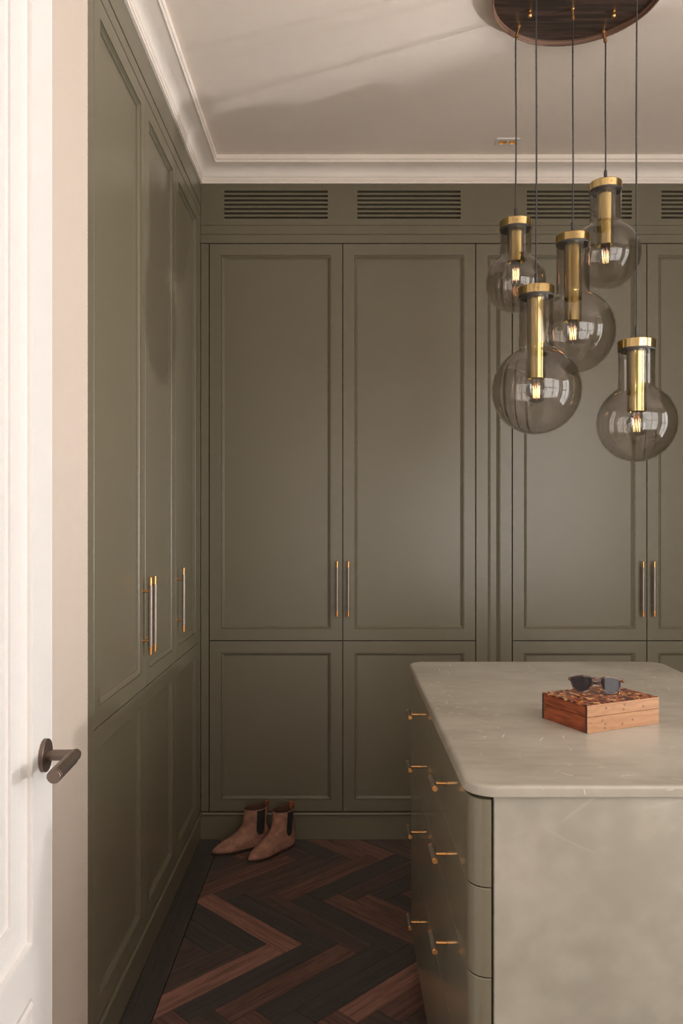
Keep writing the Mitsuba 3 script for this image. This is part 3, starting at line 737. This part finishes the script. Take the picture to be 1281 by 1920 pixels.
# ------------------------------------------------------------------ twin ceiling downlight
k = 'ceiling_downlight'
plate = sbox(0.611, 3.128, 0.7035, 3.182)
for cx in (0.6375, 0.6785):
    circ = Polygon([(cx + 0.0175 * math.cos(a), 3.1545 + 0.0175 * math.sin(a)) for a in np.linspace(0, 2 * math.pi, 33)[:-1]])
    plate = plate.difference(circ)
m = extrude(plate, 0.0045); v = np.array(m.vertices); v[:, 2] += ZC - 0.0045
put(k + '__plate', (v, m.faces), 'paint_white')
mat('gold_reflector', base_color=rgb(0.85, 0.50, 0.20), roughness=0.35, metallic=0.7)
for cx in (0.6375, 0.6785):
    put(k + '__reflector', at(lathe([(0.0174, ZC - 0.0042), (0.0170, ZC - 0.001), (0.0150, ZC - 0.0008), (0.0110, ZC - 0.0006), (0.00001, ZC - 0.0005)], 32), cx, 3.1545), 'gold_reflector', 30)
tag(k, 'small twin recessed downlight with gold reflectors in the ceiling', 'downlight')

# ------------------------------------------------------------------ wooden box on the worktop
def f_red(p, n, uv):
    g = fbm(p.x * 30, p.y * 30, p.z * 170, 3); h = fbm(p.x * 16, p.y * 16, p.z * 34, 2)
    c = mix((0.150, 0.034, 0.013), (0.27, 0.062, 0.022), smoothstep(0.3, 0.7, g))
    return mix(c, (0.085, 0.018, 0.009), smoothstep(0.56, 0.78, h) * 0.7)
mat('box_red', base_color=proc(f_red), roughness=0.33, specular=0.5)
def f_pine(p, n, uv):
    h = fbm(p.x * 14 + p.y * 14, p.z * 60, 2, 3)
    g = dr.sin((p.z * 420 + 9 * h)) * 0.5 + 0.5
    c = mix((0.215, 0.098, 0.042), (0.275, 0.138, 0.062), g * 0.6 + 0.4 * fbm(p.x * 60, p.y * 60, p.z * 300, 2))
    return mix(c, (0.18, 0.078, 0.034), smoothstep(0.62, 0.78, fbm(p.x * 55, p.y * 55, p.z * 55, 2)) * 0.6)
mat('box_pine', base_color=proc(f_pine), roughness=0.40, specular=0.4)
def f_mosaic(p, n, uv):
    d1, d2, w = voronoi((p.x * 0.91 + p.y * 0.41) * 150, (p.y * 0.91 - p.x * 0.41) * 110)
    c = mix((0.070, 0.018, 0.010), (0.30, 0.080, 0.030), smoothstep(0.1, 0.7, w))
    c = mix(c, (0.62, 0.33, 0.12), smoothstep(0.82, 0.88, w) * 0.8)
    c = mix(c, (0.045, 0.015, 0.012), smoothstep(0.30, 0.22, w) * 0.9)
    return mix((0.05, 0.016, 0.010), c, smoothstep(0.02, 0.12, d2 - d1))
mat('box_mosaic', base_color=proc(f_mosaic), roughness=0.30, specular=0.5)
mat('box_dark', base_color=rgb(0.055, 0.020, 0.014), roughness=0.4)
mat('nail_dark', base_color=rgb(0.125, 0.055, 0.030), roughness=0.5)
BO = np.array([0.5025, 1.6255]); ang = math.atan2(0.0817, 0.179)
BU = np.array([math.cos(ang), math.sin(ang)]); BV = np.array([-BU[1], BU[0]])
BA, BB, BH = 0.1970, 0.1425, 0.0572
def on_box(v):
    v = np.asarray(v, float); return np.c_[BO + v[:, :1] * BU + v[:, 1:2] * BV, SZ1 + v[:, 2]]
k = 'keepsake_box'
seam, gap = 0.0330, 0.0006
def bput(name, b6, bs, c=0.0005):
    v, f = box(*b6, c); return put(k + '__' + name, (on_box(v), f), bs)
for name, z0, z1 in (('body', 0.0003, seam - gap), ('lid', seam, BH - 0.0030)):
    ky = bput(name, (0.0005, BA - 0.0005, 0.0055, BB - 0.0055, z0, z1), 'box_red')
    v, f = box(0.0, BA, 0.0, 0.0055, z0, z1, 0.0004); q = put(ky + '__front_board', (on_box(v), f), 'box_pine'); part_label(q, 'pale pine front board')
    v, f = box(0.0, BA, BB - 0.0055, BB, z0, z1, 0.0004); put(ky + '__back_board', (on_box(v), f), 'box_pine')
    for (s0, s1), nm in (((0.0, 0.0058), 'corner_strip'), ((BB - 0.0058, BB), 'corner_strip')):
        v, f = box(-0.0007, 0.0002, s0 + 0.0003, s1, z0 + 0.0002, z1 - 0.0002, 0.0002); q = put(ky + '__' + nm, (on_box(v), f), 'box_dark'); part_label(q, 'dark end grain strip at the corner')
q = bput('top_board', (-0.0004, BA + 0.0004, 0.0016, BB + 0.0004, BH - 0.0030, BH), 'box_mosaic', 0.0006); part_label(q, 'top board inlaid with small brown and red wood chips')
q = bput('top_edge', (-0.0004, BA + 0.0004, -0.0006, 0.0016, BH - 0.0034, BH + 0.0002), 'box_pine', 0.0004)
for u, z in ((0.050, 0.0475), (0.100, 0.0505), (0.097, 0.0410), (0.152, 0.0420), (0.040, 0.0225), (0.048, 0.0150), (0.046, 0.0065), (0.094, 0.0105), (0.122, 0.0165)):
    v, f = rod((u, 0.0003, z), (u, -0.0003, z), 0.0026, 0.0002, 16); q = put(k + '__nail', (on_box(v), f), 'nail_dark')
    part_label(q, 'dark wooden peg in the front board')
tag(k, 'wooden keepsake box with pale front and inlaid lid under the sunglasses', 'box')

# ------------------------------------------------------------------ sunglasses on the box
def f_tort(p, n, uv):
    h = fbm(p.x * 190, p.y * 190, p.z * 190, 3)
    return mix((0.024, 0.009, 0.007), (0.17, 0.055, 0.018), smoothstep(0.48, 0.72, h))
mat('tortoiseshell', base_color=proc(f_tort), roughness=0.15, specular=0.5, clearcoat=0.6)
mat('lens_dark', base_color=rgb(0.016, 0.012, 0.014), roughness=0.08, specular=0.28)
def chaikin(p, n=3):
    p = np.asarray(p, float)
    for _ in range(n):
        q = np.roll(p, -1, 0); p = np.stack([0.75 * p + 0.25 * q, 0.25 * p + 0.75 * q], 1).reshape(-1, 2)
    return p
lens = [(0.0085, 0.0085), (0.013, 0.0155), (0.028, 0.0185), (0.046, 0.0165), (0.0585, 0.0105), (0.0600, 0.003), (0.0565, -0.009), (0.048, -0.0185), (0.034, -0.0215), (0.021, -0.0165), (0.0125, -0.006)]
lensR = Polygon(chaikin(lens)); lensL = Polygon([(-x, y) for x, y in lensR.exterior.coords])
rim = unary_union([lensR.buffer(0.0024), lensL.buffer(0.0024), Polygon(chaikin([(-0.013, 0.0165), (0.013, 0.0165), (0.0125, 0.0075), (0.004, 0.0085), (-0.004, 0.0085), (-0.0125, 0.0075)], 2)),
                   Polygon([(0.055, 0.0145), (0.0655, 0.0125), (0.0665, 0.005), (0.061, 0.003)]), Polygon([(-0.055, 0.0145), (-0.0655, 0.0125), (-0.0665, 0.005), (-0.061, 0.003)])])
rim = rim.difference(lensR.buffer(-0.0004)).difference(lensL.buffer(-0.0004)).buffer(0.0003).simplify(0.00012)
yaw, tilt = math.radians(-15), math.radians(3)
GC = np.array([0.5545, 1.7300]); GZ = SZ1 + BH
def on_face(v):
    """u right, v up, n towards the viewer"""
    v = np.asarray(v, float); u, w, n = 0.87 * v[:, 0], 0.87 * v[:, 1], 0.87 * (v[:, 2] - 3.6 * v[:, 0] ** 2)
    w = w + 0.0211
    y1 = w * math.sin(tilt) - n * math.cos(tilt); z1 = w * math.cos(tilt) + n * math.sin(tilt)
    c, s = math.cos(yaw), math.sin(yaw)
    return np.stack([GC[0] + u * c - y1 * s, GC[1] + u * s + y1 * c, GZ + 0.0016 + z1], -1)
k = 'sunglasses'
def face_mesh(poly, n0, n1):
    m = extrude(poly, n1 - n0)
    m = trimesh.Trimesh(*trimesh.remesh.subdivide_to_size(m.vertices, m.faces, 0.006))
    v = np.array(m.vertices); v[:, 2] += n0
    return on_face(v), m.faces
put(k + '__frame', face_mesh(rim, -0.0018, 0.0018), 'tortoiseshell', 35)
for lp in (lensL, lensR):
    q = put(k + '__lens', face_mesh(lp, -0.0008, 0.0008), 'lens_dark', 30); part_label(q, 'dark gradient lens')
for s, dz in ((-1, 0.0), (1, 0.005)):
    pts = [(s * 0.0640, 0.0090, -0.004), (s * 0.0650, 0.0088, -0.013 - dz), (s * 0.056, 0.007, -0.021 - dz), (s * 0.02, 0.002, -0.020 - dz), (-s * 0.03, -0.004, -0.014 - dz), (-s * 0.048, -0.013, -0.010 - dz), (-s * 0.056, -0.019, -0.009 - dz)]
    q = np.array(pts); t = np.linspace(0, 1, len(q)); tt = np.linspace(0, 1, 26)
    cur = np.stack([np.interp(tt, t, q[:, i]) for i in range(3)], -1)
    w = on_face(cur * np.array([1, 1, 1]) + np.c_[np.zeros((26, 2)), 3.6 * cur[:, 0] ** 2])
    w[:, 2] = np.maximum(w[:, 2], GZ + 0.0032)
    put(k + '__temple', tube(w, 0.0024, 10), 'tortoiseshell', True)
q = put(k + '__temple_tip', tube(on_face(np.array([[0.0535, -0.0225, -0.004], [0.0545, -0.0215, -0.001], [0.0550, -0.0210, 0.001]])), 0.0020, 10), 'brass', True); part_label(q, 'small brass temple tip')
tag(k, 'dark sunglasses with tortoiseshell frame resting on the wooden box', 'sunglasses')

# ------------------------------------------------------------------ suede chelsea boots
def f_suede(p, n, uv):
    h = fbm(p.x * 38, p.y * 38, p.z * 38, 3); g = fbm(p.x * 420, p.y * 420, p.z * 420, 2)
    return mix((0.24, 0.125, 0.092), (0.43, 0.235, 0.170), smoothstep(0.25, 0.75, 0.65 * h + 0.35 * g))
mat('suede', base_color=proc(f_suede), roughness=0.9, specular=0.1, sheen=0.6)
mat('elastic', base_color=rgb(0.020, 0.018, 0.017), roughness=0.85)
mat('boot_lining', base_color=rgb(0.085, 0.040, 0.026), roughness=0.7)
mat('boot_tab', base_color=rgb(0.42, 0.14, 0.05), roughness=0.6)
mat('boot_sole', base_color=rgb(0.030, 0.018, 0.013), roughness=0.6)
ZS = np.array([0.008, 0.014, 0.022, 0.032, 0.043, 0.054, 0.066, 0.080, 0.096, 0.115, 0.138, 0.162])
XF = np.array([0.247, 0.250, 0.246, 0.232, 0.208, 0.180, 0.154, 0.134, 0.121, 0.114, 0.111, 0.110])   # front edge
XB = np.array([0.004, 0.001, -0.001, -0.002, -0.002, 0.0, 0.004, 0.009, 0.013, 0.014, 0.012, 0.010])   # back edge
HW = np.array([0.036, 0.040, 0.0415, 0.0405, 0.0385, 0.0365, 0.0345, 0.033, 0.033, 0.035, 0.0375, 0.039])
NT = 64
def boot_ring(z, grow=0.0, dip=0.0):
    xf, xb, hw = (np.interp(z, ZS, a) for a in (XF, XB, HW))
    a = np.arange(NT) * 2 * math.pi / NT
    c, s = np.cos(a), np.sin(a)
    L = xf - xb; t = (c + 1) / 2                      # 0 heel .. 1 toe
    long = np.clip((L - 0.10) / 0.15, 0, 1)
    # half width along the foot: heel, waist, ball, pointed toe
    wl = np.interp(t, [0, 0.06, 0.2, 0.42, 0.66, 0.80, 0.92, 1.0], [0.0, 0.50, 0.74, 0.74, 1.0, 0.86, 0.50, 0.0])
    wr = np.sqrt(np.maximum(1 - c * c, 0)) * 0.95
    w = hw * ((1 - long) * wr + long * wl)
    x = xb + L * t; y = np.sign(s) * w
    cx, cy = x.mean(), 0
    d = np.c_[x - cx, y]; n = d / np.maximum(np.linalg.norm(d, axis=1), 1e-6)[:, None]
    zz = z + dip * (0.010 * (1 - t) ** 2 + 0.004 * t ** 2 - 0.003)
    return np.c_[x + grow * n[:, 0], y + grow * n[:, 1], zz]
def boot(key, heel, direction, lab, mirror):
    d = np.array(direction, float); d /= np.linalg.norm(d); nn = np.array([-d[1], d[0]]) * (-1 if mirror else 1)
    def W(v):
        v = np.asarray(v); return np.c_[np.array(heel) + v[:, :1] * d + v[:, 1:2] * nn, v[:, 2]]
    def fix(v, f):
        m = trimesh.Trimesh(W(v), f, process=False)
        if mirror: m.invert()
        return m
    zs = np.concatenate([np.linspace(0.008, 0.05, 9), np.linspace(0.058, 0.162, 12)])
    rings = [boot_ring(z, 0, max(0, (z - 0.12) / 0.042)) for z in zs]
    put(key + '__upper', fix(*loft(rings, True, False)), 'suede', True)
    inner = [boot_ring(z, -0.0028, max(0, (z - 0.12) / 0.042)) for z in zs[::-1] if z > 0.03]
    q = put(key + '__lining', fix(*loft([rings[-1]] + inner, False, True)), 'boot_lining', True); part_label(q, 'dark leather lining')
    sole = [boot_ring(0.012, 0.003) for _ in range(2)]
    sole[0][:, 2], sole[1][:, 2] = 0.0005, 0.0085
    arch = sole[0].copy(); t = arch[:, 0] / 0.25
    put(key + '__sole', fix(*loft(sole, True, True)), 'boot_sole', 35)
    # elastic side gores: bands of the upper's surface, a little proud
    for side in (1, -1):
        V, F = [], []
        rows = np.linspace(0.058, 0.158, 14); cols = 7
        for z in rows:
            ring = boot_ring(z, 0.0009, max(0, (z - 0.12) / 0.042))
            half = ring[:NT // 2 + 1] if side > 0 else ring[[0] + list(range(NT - 1, NT // 2 - 1, -1))]
            wdt = 0.019 * np.clip(0.45 + (z - 0.058) / 0.03, 0, 1)
            xc = np.interp(z, [0.058, 0.16], [0.050, 0.050])
            xs = np.linspace(xc - wdt, xc + wdt, cols)
            o = np.argsort(half[:, 0])
            V += [[x, np.interp(x, half[o, 0], half[o, 1]), np.interp(x, half[o, 0], half[o, 2])] for x in xs]
        for i in range(len(rows) - 1):
            for j in range(cols - 1):
                a = i * cols + j; F.append([a, a + 1, a + cols + 1, a + cols] if side < 0 else [a, a + cols, a + cols + 1, a + 1])
        q = put(key + '__elastic_gore', fix(np.array(V), np.vstack([np.array(F)[:, [0, 1, 2]], np.array(F)[:, [0, 2, 3]]])), 'elastic', True); part_label(q, 'black elastic side gore')
    # pull tab at the back
    pts = np.array([[0.008, 0, 0.135], [0.007, 0, 0.160], [0.006, 0, 0.176], [0.010, 0, 0.184], [0.016, 0, 0.178], [0.015, 0, 0.160], [0.014, 0, 0.140]])
    tt = np.linspace(0, 1, 22); cur = np.stack([np.interp(tt, np.linspace(0, 1, 7), pts[:, i]) for i in range(3)], -1)
    V = np.vstack([cur + [0, s, 0] for s in (-0.010, 0.010)]); n = 22
    F = np.array([[i, i + 1, n + i + 1, n + i] for i in range(n - 1)])
    q = put(key + '__pull_tab', fix(V, np.vstack([F[:, [0, 1, 2]], F[:, [0, 2, 3]]])), 'boot_tab', True); part_label(q, 'tan leather pull tab')
    tag(key, lab, 'boot', 'suede boots by the skirting')
boot('ankle_boot', (-0.200, 3.302), (-0.675, -0.738), 'brown suede ankle boot with black elastic side, the one nearer the island', False)
boot('ankle_boot_001', (-0.302, 3.307), (-0.88, -0.475), 'brown suede ankle boot with black elastic side, the one nearer the left wardrobes', True)
